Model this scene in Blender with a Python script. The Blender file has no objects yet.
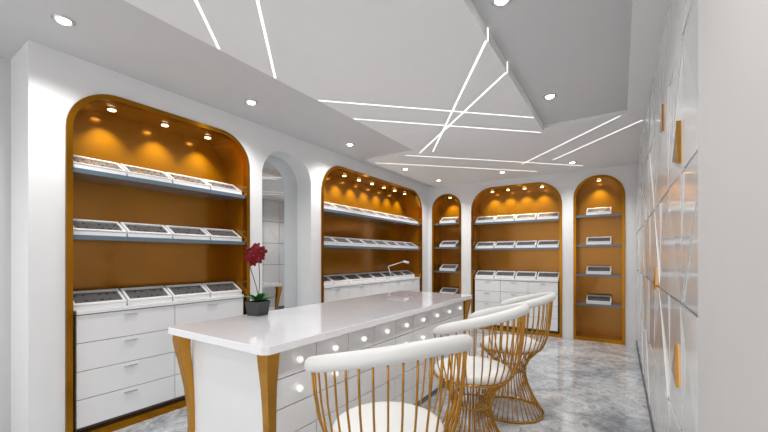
import bpy, bmesh, math, random
from mathutils import Vector, Matrix
random.seed(4)
scene=bpy.context.scene
try:
    scene.view_settings.view_transform='Standard'
    scene.view_settings.look='None'
except Exception: pass

# ---------------- materials ----------------
def s2l(c):
    return tuple((x/12.92 if x<=0.04045 else ((x+0.055)/1.055)**2.4) for x in c)
def mat(name,rgb,rough=0.5,metal=0.0,emit=None,estr=0,spec=0.5,coat=0,noise=0,trans=0,bump=0,nscale=6):
    m=bpy.data.materials.new(name); m.use_nodes=True
    nt=m.node_tree; b=nt.nodes['Principled BSDF']
    c=s2l([x/255 for x in rgb])+(1,)
    b.inputs['Base Color'].default_value=c
    b.inputs['Roughness'].default_value=rough
    b.inputs['Metallic'].default_value=metal
    b.inputs['Specular IOR Level'].default_value=spec
    b.inputs['Coat Weight'].default_value=coat
    b.inputs['Coat Roughness'].default_value=0.06
    b.inputs['Transmission Weight'].default_value=trans
    if emit:
        b.inputs['Emission Color'].default_value=s2l([x/255 for x in emit])+(1,)
        b.inputs['Emission Strength'].default_value=estr
    if noise or bump:
        tc=nt.nodes.new('ShaderNodeTexCoord'); n=nt.nodes.new('ShaderNodeTexNoise')
        n.inputs['Scale'].default_value=nscale; n.inputs['Detail'].default_value=6
        nt.links.new(tc.outputs['Object'],n.inputs['Vector'])
        if noise:
            r=nt.nodes.new('ShaderNodeValToRGB')
            r.color_ramp.elements[0].position=0.3; r.color_ramp.elements[1].position=0.7
            r.color_ramp.elements[0].color=tuple(x*(1-noise) for x in c[:3])+(1,)
            r.color_ramp.elements[1].color=tuple(min(1,x*(1+noise)) for x in c[:3])+(1,)
            nt.links.new(n.outputs['Fac'],r.inputs['Fac']); nt.links.new(r.outputs['Color'],b.inputs['Base Color'])
        if bump:
            bp=nt.nodes.new('ShaderNodeBump'); bp.inputs['Strength'].default_value=bump
            nt.links.new(n.outputs['Fac'],bp.inputs['Height']); nt.links.new(bp.outputs['Normal'],b.inputs['Normal'])
    return m
M_wall=mat('white_wall_paint',(230,230,231),0.45,noise=0.01)
M_wall2=mat('grey_wall_paint',(206,205,205),0.6,noise=0.01)
M_ceil=mat('ceiling_grey_paint',(204,204,205),0.7,noise=0.01)
M_ceilw=mat('ceiling_white_panel',(234,234,234),0.6,noise=0.01)
M_amber=mat('amber_gold_lacquer',(164,106,4),0.2,metal=0.55,noise=0.06,nscale=2,coat=0.3)
M_rim=mat('gold_rim',(164,110,20),0.18,metal=0.92)
M_gold=mat('brushed_gold',(196,142,60),0.2,metal=0.95)
M_shelf=mat('blue_grey_glass_shelf',(92,108,120),0.14)
M_white=mat('white_lacquer',(234,234,235),0.22,coat=0.25)
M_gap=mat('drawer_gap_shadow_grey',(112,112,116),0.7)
M_marble=mat('white_quartz_top',(240,240,244),0.06,coat=0.7,noise=0.02)
M_leather=mat('white_leather',(226,226,224),0.45,bump=0.03,nscale=60)
M_led=mat('led_strip',(255,255,255),0.5,emit=(255,255,255),estr=1.2)
M_lamp=mat('downlight_lens',(255,255,255),0.5,emit=(255,250,240),estr=10)
M_lampw=mat('warm_lens',(255,240,200),0.5,emit=(255,225,160),estr=8)
M_dark=mat('tray_velvet',(92,89,90),0.4,noise=0.1,nscale=12)
M_gem=mat('gem_stones',(52,48,50),0.12)
M_gem2=mat('gem_pale',(140,136,132),0.12)
M_chrome=mat('chrome',(220,220,222),0.12,metal=1)
M_crystal=mat('glowing_crystal_knob',(250,250,252),0.04,metal=0.6,emit=(255,252,244),estr=0.55)  # emission puts the sparkle into the knobs; they are no lamps
M_mirror=mat('mirror_glass',(225,228,230),0.02,metal=1)
M_tile=mat('white_facet_tile',(230,231,232),0.14,coat=0.3)
M_grout=mat('tile_gap',(120,120,124),0.7)
M_pot=mat('dark_ceramic_pot',(52,52,54),0.5)
M_leaf=mat('green_leaf',(38,96,40),0.4,noise=0.2)
M_stem=mat('stem_green',(70,84,40),0.5)
M_red=mat('crimson_petal',(104,2,14),0.6,noise=0.2,nscale=30,spec=0.2)
M_yel=mat('flower_heart',(150,70,50),0.6)
M_soil=mat('soil',(50,36,26),0.9,noise=0.3,nscale=40)

# floor: polished veined marble
M_floor=bpy.data.materials.new('polished_marble_floor'); M_floor.use_nodes=True
nt=M_floor.node_tree; b=nt.nodes['Principled BSDF']
tc=nt.nodes.new('ShaderNodeTexCoord')
n1=nt.nodes.new('ShaderNodeTexNoise'); n1.inputs['Scale'].default_value=1.6; n1.inputs['Detail'].default_value=12; n1.inputs['Roughness'].default_value=0.72; n1.inputs['Distortion'].default_value=1.4
n2=nt.nodes.new('ShaderNodeTexNoise'); n2.inputs['Scale'].default_value=13; n2.inputs['Detail'].default_value=12; n2.inputs['Roughness'].default_value=0.8; n2.inputs['Distortion'].default_value=0.8
r1=nt.nodes.new('ShaderNodeValToRGB'); e=r1.color_ramp.elements
e[0].position=0.34; e[0].color=s2l((0.56,0.59,0.62))+(1,)
e[1].position=0.64; e[1].color=s2l((0.88,0.89,0.90))+(1,)
x=r1.color_ramp.elements.new(0.5); x.color=s2l((0.76,0.775,0.79))+(1,)
r2=nt.nodes.new('ShaderNodeValToRGB'); e=r2.color_ramp.elements
e[0].position=0.37; e[0].color=(0.30,0.28,0.26,1); e[1].position=0.53; e[1].color=(1,1,1,1)
mx=nt.nodes.new('ShaderNodeMixRGB'); mx.blend_type='MULTIPLY'; mx.inputs['Fac'].default_value=0.65
for n in (n1,n2): nt.links.new(tc.outputs['Object'],n.inputs['Vector'])
nt.links.new(n1.outputs['Fac'],r1.inputs['Fac']); nt.links.new(n2.outputs['Fac'],r2.inputs['Fac'])
nt.links.new(r1.outputs['Color'],mx.inputs['Color1']); nt.links.new(r2.outputs['Color'],mx.inputs['Color2'])
nt.links.new(mx.outputs['Color'],b.inputs['Base Color'])
b.inputs['Roughness'].default_value=0.05
b.inputs['Specular IOR Level'].default_value=0.8

# ---------------- mesh builder ----------------
class MB:
    def __init__(s): s.v=[];s.f=[];s.m=[];s.s=[];s.mats=[]
    def add(s,vs,fs,m,smooth=False):
        if m not in s.mats: s.mats.append(m)
        k=s.mats.index(m); o=len(s.v)
        s.v+= [tuple(p) for p in vs]
        for f in fs: s.f.append([i+o for i in f]); s.m.append(k); s.s.append(smooth)
    def box(s,x0,x1,y0,y1,z0,z1,m,P=None):
        vs=[(x,y,z) for x in (x0,x1) for y in (y0,y1) for z in (z0,z1)]
        if P: vs=[P(*q) for q in vs]
        s.add(vs,[(0,1,3,2),(4,6,7,5),(0,4,5,1),(2,3,7,6),(0,2,6,4),(1,5,7,3)],m)
    def prism(s,pts,d,m):
        n=len(pts); vs=[Vector(p) for p in pts]; vs=vs+[p+Vector(d) for p in vs]
        fs=[list(range(n)),list(range(n,2*n))[::-1]]+[(i,(i+1)%n,n+(i+1)%n,n+i) for i in range(n)]
        s.add(vs,fs,m)
    def tube(s,pts,r,m,n=8,closed=False,sy=1.0):
        pts=[Vector(p) for p in pts]; N=len(pts)
        rs=r if isinstance(r,(list,tuple)) else [r]*N
        vs=[];fs=[];prev=None
        for i,p in enumerate(pts):
            if closed: t=pts[(i+1)%N]-pts[i-1]
            else: t=pts[min(i+1,N-1)]-pts[max(i-1,0)]
            t.normalize()
            if prev is None:
                a=Vector((0,0,1)) if abs(t.z)<0.9 else Vector((1,0,0))
                u=(a-t*a.dot(t)).normalized()
            else: u=(prev-t*prev.dot(t)).normalized()
            prev=u; w=t.cross(u)
            for k in range(n):
                an=2*math.pi*k/n
                vs.append(p+(u*math.cos(an)*sy+w*math.sin(an))*rs[i])
        for i in range(N if closed else N-1):
            j=(i+1)%N
            for k in range(n):
                fs.append((i*n+k,i*n+(k+1)%n,j*n+(k+1)%n,j*n+k))
        if not closed:
            fs.append(list(range(n))[::-1]); fs.append([ (N-1)*n+k for k in range(n)])
        s.add(vs,fs,m,True)
    def lathe(s,prof,c,m,n=32,smooth=True):
        vs=[];fs=[]
        for r,z in prof:
            for k in range(n):
                a=2*math.pi*k/n; vs.append((c[0]+r*math.cos(a),c[1]+r*math.sin(a),c[2]+z))
        for i in range(len(prof)-1):
            for k in range(n): fs.append((i*n+k,i*n+(k+1)%n,(i+1)*n+(k+1)%n,(i+1)*n+k))
        fs.append(list(range(n))[::-1]); fs.append([(len(prof)-1)*n+k for k in range(n)])
        s.add(vs,fs,m,smooth)
    def sphere(s,c,r,m,n=10,k=6,sc=(1,1,1),smooth=True):
        vs=[(c[0],c[1],c[2]+r*sc[2])];fs=[]
        for i in range(1,k):
            t=math.pi*i/k
            for j in range(n):
                a=2*math.pi*j/n
                vs.append((c[0]+r*sc[0]*math.sin(t)*math.cos(a),c[1]+r*sc[1]*math.sin(t)*math.sin(a),c[2]+r*sc[2]*math.cos(t)))
        vs.append((c[0],c[1],c[2]-r*sc[2]))
        for j in range(n): fs.append((0,1+j,1+(j+1)%n))
        for i in range(k-2):
            for j in range(n): fs.append((1+i*n+j,1+(i+1)*n+j,1+(i+1)*n+(j+1)%n,1+i*n+(j+1)%n))
        L=len(vs)-1
        for j in range(n): fs.append((1+(k-2)*n+j,L,1+(k-2)*n+(j+1)%n))
        s.add(vs,fs,m,smooth)
    def build(s,name,bevel=0,loc=None,rot=0,parent=None):
        me=bpy.data.meshes.new(name); me.from_pydata(s.v,[],s.f)
        for m in s.mats: me.materials.append(m)
        for p,k,sm in zip(me.polygons,s.m,s.s): p.material_index=k; p.use_smooth=sm
        bm=bmesh.new(); bm.from_mesh(me); bmesh.ops.recalc_face_normals(bm,faces=bm.faces)
        ng=[f for f in bm.faces if len(f.verts)>12 and not f.smooth]
        if ng: bmesh.ops.triangulate(bm,faces=ng)
        bm.to_mesh(me); bm.free()
        ob=bpy.data.objects.new(name,me); scene.collection.objects.link(ob)
        if loc: ob.location=loc
        ob.rotation_euler[2]=rot
        if parent: ob.parent=parent
        if bevel:
            bv=ob.modifiers.new('bevel','BEVEL'); bv.width=bevel; bv.segments=2; bv.limit_method='ANGLE'
        return ob
def light(name,typ,loc,energy,color=(1,1,1),size=0.05,spot=None,blend=0.6,aim=None,parent=None):
    l=bpy.data.lights.new(name,typ); l.energy=energy; l.color=color
    if typ in('SPOT','POINT'): l.shadow_soft_size=size
    if typ=='SPOT': l.spot_size=math.radians(spot); l.spot_blend=blend
    o=bpy.data.objects.new(name,l); o.location=loc; scene.collection.objects.link(o)
    if aim is not None:
        o.rotation_euler=(Vector(aim)-Vector(loc)).to_track_quat('-Z','Y').to_euler()
    if parent: o.parent=parent
    return o

# ---------------- room dimensions ----------------
XL=-3.43; YB=6.93; XR=0.227; H=2.92; D=0.38
PL=lambda s,d,z:(XL-d,s,z)
PB=lambda s,d,z:(s,YB+d,z)

def outline(a,b,z1,r,z0=0.0,n=14):
    pts=[(a,z0)]
    for i in range(n+1):
        t=math.pi-(math.pi/2)*i/n; pts.append((a+r+r*math.cos(t),z1-r+r*math.sin(t)))
    for i in range(n+1):
        t=math.pi/2-(math.pi/2)*i/n; pts.append((b-r+r*math.cos(t),z1-r+r*math.sin(t)))
    pts.append((b,z0)); return pts

def arch_wall(name,s0,s1,archs,P,m,th=0.06):
    pts=[(s0,0)]
    for (a,b,z1,r) in archs: pts+=outline(a,b,z1,r)
    pts+=[(s1,0),(s1,H),(s0,H)]
    mb=MB(); p3=[P(s,0,z) for s,z in pts]; d=Vector(P(0,th,0))-Vector(P(0,0,0))
    mb.prism(p3,d,m); return mb

left_arches=[(0.914,2.49,2.72,0.34),(2.66,3.44,2.70,0.34),(3.63,6.62,2.74,0.42)]
back_arches=[(-3.34,-2.69,2.72,0.31),(-2.48,-0.844,2.76,0.42),(-0.671,0.069,2.77,0.35)]
mb=arch_wall('wall_left',0.716,YB,left_arches,PL,M_wall)
mb.box(XL-D-0.08,XL-0.06,0.716,0.76,0,H,M_wall)
mb.box(XL-D-0.14,XL-D-0.08,-1.6,YB+D+0.1,0,H,M_wall2)
mb.build('wall_left')
mb=arch_wall('wall_back',XL,XR,back_arches,PB,M_wall)
mb.box(XL-D,XR+0.1,YB+D+0.06,YB+D+0.12,0,H,M_wall)
mb.build('wall_back')
mb=MB(); mb.box(-4.2,0.6,-1.6,7.6,-0.08,0,M_floor); mb.build('floor')

# ---------------- alcoves ----------------
def tray(mb,P,sc,w,z,d0=0.05):
    dp=0.17; hf=0.03; hb=0.125; a=sc-w/2; b_=sc+w/2
    def Q(s,t,off):
        nd=Vector((-(hb-hf),dp)).normalized()
        return P(s,d0+dp*t+nd.x*off,z+hf+(hb-hf)*t+nd.y*off)
    prof=[(d0,z),(d0,z+hf),(d0+dp,z+hb),(d0+dp,z)]
    mb.add([P(a,d,zz) for d,zz in prof]+[P(b_,d,zz) for d,zz in prof],
       [(0,1,2,3),(7,6,5,4)]+[(i,(i+1)%4,4+(i+1)%4,4+i) for i in range(4)],M_white)
    fr=0.018
    def slab(s0,s1,t0,t1,o0,o1,m):
        vs=[Q(s,t,o) for s in(s0,s1) for t in(t0,t1) for o in(o0,o1)]
        mb.add(vs,[(0,1,3,2),(4,6,7,5),(0,4,5,1),(2,3,7,6),(0,2,6,4),(1,5,7,3)],m)
    slab(a,b_,0,0.12,0,0.012,M_white); slab(a,b_,0.88,1,0,0.012,M_white)
    slab(a,a+fr,0.12,0.88,0,0.012,M_white); slab(b_-fr,b_,0.12,0.88,0,0.012,M_white)
    slab(a+fr,b_-fr,0.12,0.88,0,0.002,M_dark)
    nc=6
    for i in range(nc):
        for j in range(2):
            s_=a+fr+(w-2*fr)*(i+0.5)/nc; t_=0.12+0.76*(j+0.5)/2
            c=Q(s_,t_,0.003); mb.sphere(c,0.007,random.choice([M_gem,M_gem2,M_gem]),6,4,smooth=False)

def cabinet(P,a,b,ztop,cols,rows,name):
    mb=MB(); z0=0.1
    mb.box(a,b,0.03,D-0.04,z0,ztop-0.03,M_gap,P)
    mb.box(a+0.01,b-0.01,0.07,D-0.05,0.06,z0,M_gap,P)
    mb.box(a,b,0.0,D-0.04,ztop-0.03,ztop,M_white,P)
    W=(b-a)/cols; Hh=(ztop-0.035-z0)/rows
    for i in range(cols):
        for j in range(rows):
            g=0.0025
            s0=a+i*W+g; s1=a+(i+1)*W-g; q0=z0+j*Hh+g; q1=z0+(j+1)*Hh-g
            mb.box(s0,s1,0.01,0.03,q0,q1,M_white,P)
            sm=(s0+s1)/2; hh=q1-0.03
            mb.box(sm-0.05,sm+0.05,-0.004,0.01,hh-0.003,hh+0.003,M_chrome,P)
    return mb.build(name,bevel=0.002)

spots=[]
def alcove(P,arch,shelves,ntr,nspots,cols,shelf_tray,ctop=1.0,has_cab=True,dct=0.05):
    a,b,z1,r=arch; a+=0.0015; b-=0.0015; z1-=0.0015; t=0.04
    mb=MB()
    o=outline(a,b,z1,r); i_=outline(a+t,b-t,z1-t,r-t)
    n=len(o); f0=-0.015
    vs=[P(s,f0,z) for s,z in o]+[P(s,f0,z) for s,z in i_]+[P(s,0.05,z) for s,z in o]+[P(s,0.05,z) for s,z in i_]
    fs=[]
    for k in range(n-1):
        fs+= [(k,k+1,n+k+1,n+k),(k,2*n+k,2*n+k+1,k+1),(n+k,n+k+1,3*n+k+1,3*n+k)]
    mb.add(vs,fs,M_rim)
    vs=[P(s,0.05,z) for s,z in i_]+[P(s,D,z) for s,z in i_]
    mb.add(vs,[(k,k+1,n+k+1,n+k) for k in range(n-1)],M_amber)
    m2=len(i_); mb.add([P(s,D,z) for s,z in i_],[list(range(m2))],M_amber)
    mb.add([P(s,D+0.01,z) for s,z in i_],[list(range(m2))],M_amber)
    mb.box(a+t,b-t,-0.01,D-0.001,0,0.06,M_rim,P)
    for zz in shelves:
        mb.box(a+t,b-t,0.02,D-0.002,zz-0.035,zz,M_shelf,P)
    W=(b-a)
    for k in range(nspots):
        s_=a+W*(k+0.5)/nspots
        if nspots>1: s_=a+0.36+(W-0.72)*k/(nspots-1)
        zc=z1-t
        if s_<a+r: zc=z1-r+math.sqrt(max(0,(r-t)**2-(a+r-s_)**2))
        if s_>b-r: zc=z1-r+math.sqrt(max(0,(r-t)**2-(s_-b+r)**2))
        c=P(s_,0.20,zc)
        mb.lathe([(0.040,0.0),(0.040,-0.010),(0.032,-0.012)],c,M_chrome,20)
        mb.lathe([(0.031,-0.010),(0.028,-0.016)],c,M_lampw,20)
        spots.append((P(s_,0.20,zc-0.03),P(s_,0.37,zc-0.5)))
    ob=mb.build('display_alcove')
    tb=MB()
    for zz in shelf_tray:
        w=(b-a-2*t-0.02)/ntr
        for k in range(ntr):
            tray(tb,P,a+t+0.01+w*(k+0.5),min(w-0.015,0.36),zz+0.001,0.05 if zz!=ctop else dct)
    tb.build('jewelry_display_trays')
    if has_cab: cabinet(P,a+t+0.025,b-t-0.025,ctop,cols,4,'drawer_cabinet')
    return ob
S=[1.58,2.09]
alcove(PL,left_arches[0],S,4,3,2,S+[1.0])
alcove(PL,left_arches[2],S,8,7,5,S+[1.0],dct=0.13)
alcove(PB,back_arches[1],S,4,4,3,S+[1.0],1.0)
alcove(PB,back_arches[0],[0.62,1.12,1.62,2.12],1,1,1,[0.62,1.12,1.62,2.12],has_cab=False)
alcove(PB,back_arches[2],[0.62,1.12,1.62,2.12],1,1,1,[0.62,1.12,1.62,2.12],has_cab=False)
for i,(p,q) in enumerate(spots):
    light('alcove_spot','SPOT',p,26,(1,0.93,0.68),0.012,84,0.9,q)

# ---------------- mirror niche ----------------
a,b_,z1,r=left_arches[1]
mb=MB(); o=outline(a,b_,z1,r); n=len(o); dm=0.26
mb.add([PL(s,0.059,z) for s,z in o]+[PL(s,dm,z) for s,z in o],[(k,k+1,n+k+1,n+k) for k in range(n-1)],M_wall)
mb.add([PL(s,dm,z) for s,z in o],[list(range(n))],M_mirror)
mb.add([PL(s,dm+0.02,z) for s,z in o],[list(range(n))],M_wall)
mb.build('arched_wall_mirror')

# ---------------- right wall ----------------
mb=MB()
mb.box(XR,XR+0.1,1.4,YB+0.5,0,H,M_grout)
mb.box(XR-0.012,XR+0.1,1.4,YB,0,0.09,M_gap)
mb.build('wall_right')
mb=MB(); mb.box(0.198,0.33,-1.6,1.44,0,H,M_wall2); mb.build('wall_right_pier',bevel=0.004)
mb=MB()
cw=0.5; rh=0.56
for i in range(12):
    for j in range(6):
        y0=1.44+i*cw; z0=0.09+j*rh
        y1=min(y0+cw,YB); z1=min(z0+rh,H)
        if y1-y0<0.08 or z1-z0<0.08: continue
        g=0.004
        A=(y0+g,z0+g);B=(y1-g,z0+g);C=(y1-g,z1-g);Dd=(y0+g,z1-g)
        tris=[(A,B,C),(A,C,Dd)] if (i+j)%2 else [(A,B,Dd),(B,C,Dd)]
        for t in tris:
            cx=sum(p[0] for p in t)/3; cz=sum(p[1] for p in t)/3
            q=[(cx+(p[0]-cx)*0.988,cz+(p[1]-cz)*0.988) for p in t]
            hs=[random.uniform(0.003,0.016) for _ in q]
            vs=[(XR,p[0],p[1]) for p in q]+[(XR-h,p[0],p[1]) for p,h in zip(q,hs)]
            mb.add(vs,[(0,1,2),(3,4,5),(0,1,4,3),(1,2,5,4),(2,0,3,5)],M_tile)
for (y,z,s_) in [(2.05,1.90,0.14),(2.08,0.92,0.14),(2.7,2.22,0.12),(3.2,1.25,0.12)]:
    mb.prism([(XR-0.022,y-0.05,z-s_*0.6),(XR-0.022,y+0.11,z-s_*0.3),(XR-0.022,y-0.04,z+s_*0.75)],(0.02,0,0),M_gold)
mb.build('faceted_wall_tiles')

# ---------------- ceiling ----------------
mb=MB()
mb.box(XL-D-0.14,XR+0.2,-1.6,YB+D+0.12,H,H+0.1,M_ceil)
mb.box(-2.31,-0.73,-1.6,4.43,2.84,H,M_ceilw)
mb.box(-3.25,XR,4.435,YB,2.885,H,M_ceilw)
mb.box(0.06,XR,1.44,4.3,2.80,H,M_wall)
mb.build('ceiling')
def strip(mb,p,q,z,w=0.015):
    p=Vector(p);q=Vector(q);d=(q-p).normalized();n=Vector((-d.y,d.x))*w/2
    pts=[p+n,q+n,q-n,p-n]
    mb.prism([(v.x,v.y,z) for v in pts],(0,0,-0.002),M_led)
mb=MB(); z=2.84
strip(mb,(-2.30,1.43),(-0.74,-0.2),z); strip(mb,(-2.30,1.91),(-0.74,0.30),z)
strip(mb,(-2.30,2.40),(-0.74,3.91),z); strip(mb,(-2.30,2.92),(-0.76,4.42),z)
strip(mb,(-0.74,2.35),(-2.12,4.42),z); strip(mb,(-0.74,2.84),(-2.30,4.38),z)
for y in(2.35,2.84): mb.box(-0.730,-0.727,y-0.010,y+0.010,2.838,H,M_led)
z=2.885
strip(mb,(0.0,4.48),(-1.3,5.95),z); strip(mb,(0.2,4.75),(-0.85,5.95),z)
strip(mb,(-3.2,4.6),(-1.2,6.6),z); strip(mb,(-2.6,4.5),(-0.5,6.6),z)
mb.build('ceiling_led_strips')
dl=[(-2.96,0.78,H),(-3.0,2.2,H),(-3.02,3.75,H),(-3.0,-0.7,H),(-0.55,3.66,H),(-0.58,2.13,H),(-0.55,0.4,H),  # those overhead and behind the camera are unseen, added for more light
    (-0.62,6.26,2.885),(-1.7,6.3,2.885),(-2.9,6.3,2.885),(-3.0,5.2,2.885)]
for (x,y,zz) in dl:
    mb=MB()
    mb.lathe([(0.060,0.0),(0.060,-0.006),(0.050,-0.012),(0.040,-0.006)],(0,0,0),M_chrome,28)
    mb.lathe([(0.039,-0.006),(0.032,-0.014),(0.02,-0.018)],(0,0,0),M_lamp,24)
    ob=mb.build('recessed_downlight',loc=(x,y,zz))
    light('downlight_beam','SPOT',(0,0,-0.04),54,(1,0.985,0.96),0.05,140,0.8,(0,0,-1.04),parent=ob)

# ---------------- table ----------------
T=0.95
mb=MB()
x0,x1,y0,y1=-2.50,-1.5,1.18,4.25
c=0.03
top=[(x0+c,y0),(x1-c,y0),(x1,y0+c),(x1,y1-c),(x1-c,y1),(x0+c,y1),(x0,y1-c),(x0,y0+c)]
mb.prism([(p[0],p[1],T-0.045) for p in top],(0,0,0.045),M_marble)
bx0,bx1,by0,by1=-2.40,-1.585,1.31,4.12
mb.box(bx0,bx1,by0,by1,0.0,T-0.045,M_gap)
cols=9; rows=5; cwid=(by1-by0)/cols; rhh=(T-0.05-0.06)/rows
for side in (0,1):
    for i in range(cols):
        for j in range(rows):
            g=0.003; ya=by0+i*cwid+g; yb=by0+(i+1)*cwid-g; za=0.06+j*rhh+g; zb=0.06+(j+1)*rhh-g
            if side==0:
                mb.box(bx1,bx1+0.014,ya,yb,za,zb,M_white)
                if j>=3:
                    cx,cy,cz=bx1+0.03,(ya+yb)/2,(za+zb)/2
                    mb.tube([(bx1+0.01,cy,cz),(cx,cy,cz)],0.006,M_chrome,8)
                    mb.sphere((cx+0.005,cy,cz),0.021,M_crystal,8,6,smooth=False)
            else: mb.box(bx0-0.014,bx0,ya,yb,za,zb,M_white)
for ye,s_ in((by0,-1),(by1,1)):
    mb.box(bx0,bx1,min(ye,ye+0.014*s_),max(ye,ye+0.014*s_),0.06,T-0.05,M_white)
def leg(cx,cy,dx,dy):
    prof=[(0.0,0.905,0.042),(0.004,0.86,0.040),(0.0,0.80,0.036),(-0.012,0.70,0.030),(-0.03,0.55,0.026),(-0.042,0.40,0.024),(-0.045,0.28,0.023),(-0.036,0.16,0.023),(-0.012,0.06,0.025),(0.01,0.0,0.030)]
    vs=[];fs=[]
    for off,z_,w in prof:
        px=cx+dx*off;py=cy+dy*off
        vs+=[(px-w,py-w,z_),(px+w,py-w,z_),(px+w,py+w,z_),(px-w,py+w,z_)]
    n=len(prof)
    for i in range(n-1):
        for k in range(4): fs.append((i*4+k,i*4+(k+1)%4,(i+1)*4+(k+1)%4,(i+1)*4+k))
    fs+=[(0,1,2,3),((n-1)*4,(n-1)*4+1,(n-1)*4+2,(n-1)*4+3)]
    mb.add(vs,fs,M_gold)
leg(-2.43,1.25,-1,-1); leg(-1.56,1.25,1,-1); leg(-2.43,4.18,-1,1); leg(-1.56,4.18,1,1)
mb.build('display_counter_table',bevel=0.004)

# ---------------- chairs ----------------
def interp(prof,z):
    for (r0,z0),(r1,z1) in zip(prof,prof[1:]):
        if z0<=z<=z1: return r0+(r1-r0)*(z-z0)/(z1-z0)
    return prof[-1][0]
def chair(x,y,rot):
    mb=MB()
    ctrl=[(0.285,0.012),(0.255,0.06),(0.205,0.15),(0.16,0.25),(0.135,0.35),(0.14,0.42),(0.172,0.49),(0.228,0.55),(0.285,0.61),(0.318,0.70),(0.340,0.82),(0.352,0.95),(0.360,1.10)]
    LIM=1.98
    def rim_z(th): return 1.06-0.15*(abs(th)/LIM)**1.6
    N=40
    for k in range(N):
        th=-math.pi+2*math.pi*(k+0.5)/N
        zt=rim_z(th) if abs(th)<LIM else 0.585
        pts=[(r,z_) for r,z_ in ctrl if z_<zt-0.01]+[(interp(ctrl,zt),zt)]
        mb.tube([(r*math.cos(th),r*math.sin(th),z_) for r,z_ in pts],0.0047,M_gold,6)
    ring=lambda r,z_,rad:mb.tube([(r*math.cos(a),r*math.sin(a),z_) for a in [2*math.pi*i/48 for i in range(48)]],rad,M_gold,8,closed=True)
    ring(0.285,0.011,0.010); ring(0.136,0.385,0.006); ring(0.262,0.585,0.008)
    pts=[];rs=[]
    n=44
    for i in range(n+1):
        th=-LIM+2*LIM*i/n
        pts.append((0.359*math.cos(th),0.359*math.sin(th),rim_z(th)+0.01))
        e_=min(i,n-i); rs.append(0.026*math.sin(math.radians(min(90,18+e_*24))))
    mb.tube(pts,rs,M_leather,14,sy=1.3)
    mb.lathe([(0.12,0.565),(0.235,0.57),(0.257,0.59),(0.262,0.612),(0.252,0.635),(0.22,0.65),(0.12,0.657),(0.01,0.659)],(0,0,0),M_leather,40)
    return mb.build('wire_bar_chair',loc=(x,y,0),rot=rot)
chair(-0.90,1.40,-0.45); chair(-0.88,2.46,0.0); chair(-0.85,3.40,0.1)

# ---------------- plant ----------------
mb=MB(); w0=0.055; w1=0.068; hp=0.11
mb.add([(-w0,-w0,0),(w0,-w0,0),(w0,w0,0),(-w0,w0,0),(-w1,-w1,hp),(w1,-w1,hp),(w1,w1,hp),(-w1,w1,hp),
        (-w1+.01,-w1+.01,hp),(w1-.01,-w1+.01,hp),(w1-.01,w1-.01,hp),(-w1+.01,w1-.01,hp),
        (-w1+.012,-w1+.012,hp-.02),(w1-.012,-w1+.012,hp-.02),(w1-.012,w1-.012,hp-.02),(-w1+.012,w1-.012,hp-.02)],
   [(0,1,2,3)]+[(i,(i+1)%4,4+(i+1)%4,4+i) for i in range(4)]+[(4+i,4+(i+1)%4,8+(i+1)%4,8+i) for i in range(4)]+[(8+i,8+(i+1)%4,12+(i+1)%4,12+i) for i in range(4)],M_pot)
mb.add([(-w1+.012,-w1+.012,hp-.02),(w1-.012,-w1+.012,hp-.02),(w1-.012,w1-.012,hp-.02),(-w1+.012,w1-.012,hp-.02)],[(0,1,2,3)],M_soil)
def leaf(c,az,L,W,rise,droop,m):
    vs=[];fs=[];n=7
    d=Vector((math.cos(az),math.sin(az),0));s_=Vector((-math.sin(az),math.cos(az),0))
    for i in range(n+1):
        t=i/n; wv=W*math.sin(math.pi*(0.08+0.92*t))**0.8 if t<1 else 0.001
        p=Vector(c)+d*L*t+Vector((0,0,rise*t-droop*t*t))
        vs+=[p-s_*wv+Vector((0,0,wv*0.35)),p,p+s_*wv+Vector((0,0,wv*0.35))]
    for i in range(n):
        a=i*3; fs+=[(a,a+1,a+4,a+3),(a+1,a+2,a+5,a+4)]
    mb.add(vs,fs,m,True)
for az,L,ri in [(0.3,0.13,0.07),(1.4,0.12,0.10),(2.6,0.13,0.06),(3.8,0.12,0.09),(5.2,0.14,0.07),(5.9,0.1,0.12),(0.9,0.11,0.04),(4.5,0.10,0.11)]:
    leaf((0,0,hp-0.01),az,L,0.034,ri,0.04,M_leaf)
for k,(ox,oy,ht) in enumerate([(-0.01,0.01,0.50),(-0.02,-0.02,0.44)]):
    pts=[(ox*t*2+0.02*math.sin(t*3+k),oy*t*2,hp-0.02+(ht-hp)*t) for t in [i/8 for i in range(9)]]
    mb.tube(pts,0.0035,M_stem,6)
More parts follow.
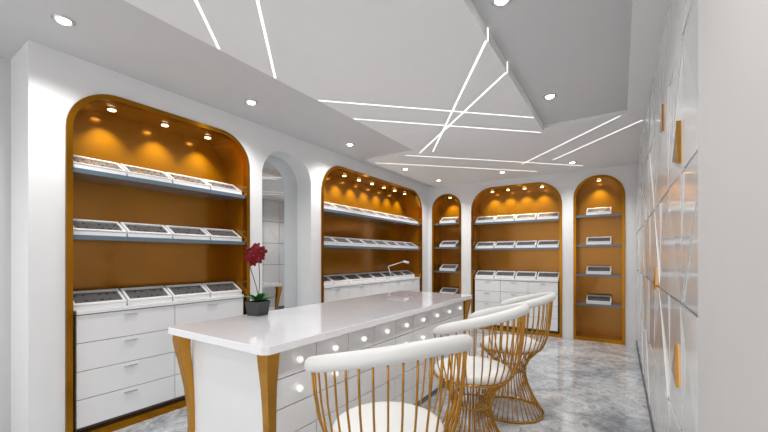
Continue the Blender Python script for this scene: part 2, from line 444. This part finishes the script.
for fx,fy,fz,rr in [(-0.02,0,0.53,0.05),(-0.065,-0.01,0.50,0.048),(0.03,0.0,0.505,0.05),(-0.01,-0.04,0.47,0.05),(-0.055,-0.03,0.455,0.045),(0.03,-0.02,0.45,0.045),(-0.02,-0.03,0.42,0.036)]:
    ay=random.uniform(-1.5,-0.4)
    nrm=Vector((math.cos(ay),math.sin(ay),0.35)).normalized()
    u=nrm.cross(Vector((0,0,1))).normalized(); v=nrm.cross(u)
    c=Vector((fx,fy,fz))
    for p in range(6):
        an=2*math.pi*p/6; dd=u*math.cos(an)+v*math.sin(an); ss=u*-math.sin(an)+v*math.cos(an)
        vs=[c,c+dd*rr*0.5+ss*rr*0.40+nrm*0.008,c+dd*rr*1.0+ss*rr*0.20-nrm*0.004,c+dd*rr*1.0-ss*rr*0.20-nrm*0.004,c+dd*rr*0.5-ss*rr*0.40+nrm*0.008]
        mb.add(vs,[(0,1,2,3,4)],M_red)
    mb.sphere(c+nrm*0.004,0.006,M_yel,6,4)
mb.build('potted_flower',loc=(-2.40,1.82,T),rot=0.2)

# ---------------- desk lamp on cabinet ----------------
mb=MB()
mb.lathe([(0.045,0),(0.045,0.012),(0.012,0.02),(0.008,0.03)],(0,0,0),M_white,24)
mb.tube([(0,0,0.02),(0,-0.12,0.24)],0.007,M_white,8)
mb.tube([(0,-0.12,0.24),(0,0.48,0.33)],0.007,M_white,8)
mb.tube([(0,0.44,0.325),(0,0.60,0.30)],[0.02,0.028],M_white,10)
mb.sphere((0,-0.12,0.24),0.014,M_chrome,8,6)
mb.build('desk_lamp',loc=(XL-0.06,5.55,1.0))

# ---------------- world + camera ----------------
w=bpy.data.worlds.new('world'); scene.world=w; w.use_nodes=True
bg=w.node_tree.nodes['Background']; bg.inputs[0].default_value=(0.99,0.985,0.98,1); bg.inputs[1].default_value=1.5
cam=bpy.data.cameras.new('cam'); co=bpy.data.objects.new('camera',cam); scene.collection.objects.link(co)
co.location=(0,0,1.41); co.rotation_euler=(math.pi/2,0,math.radians(33.4))
cam.sensor_width=36; cam.lens=36*358/768; cam.shift_y=41/768; cam.clip_start=0.02
scene.camera=co
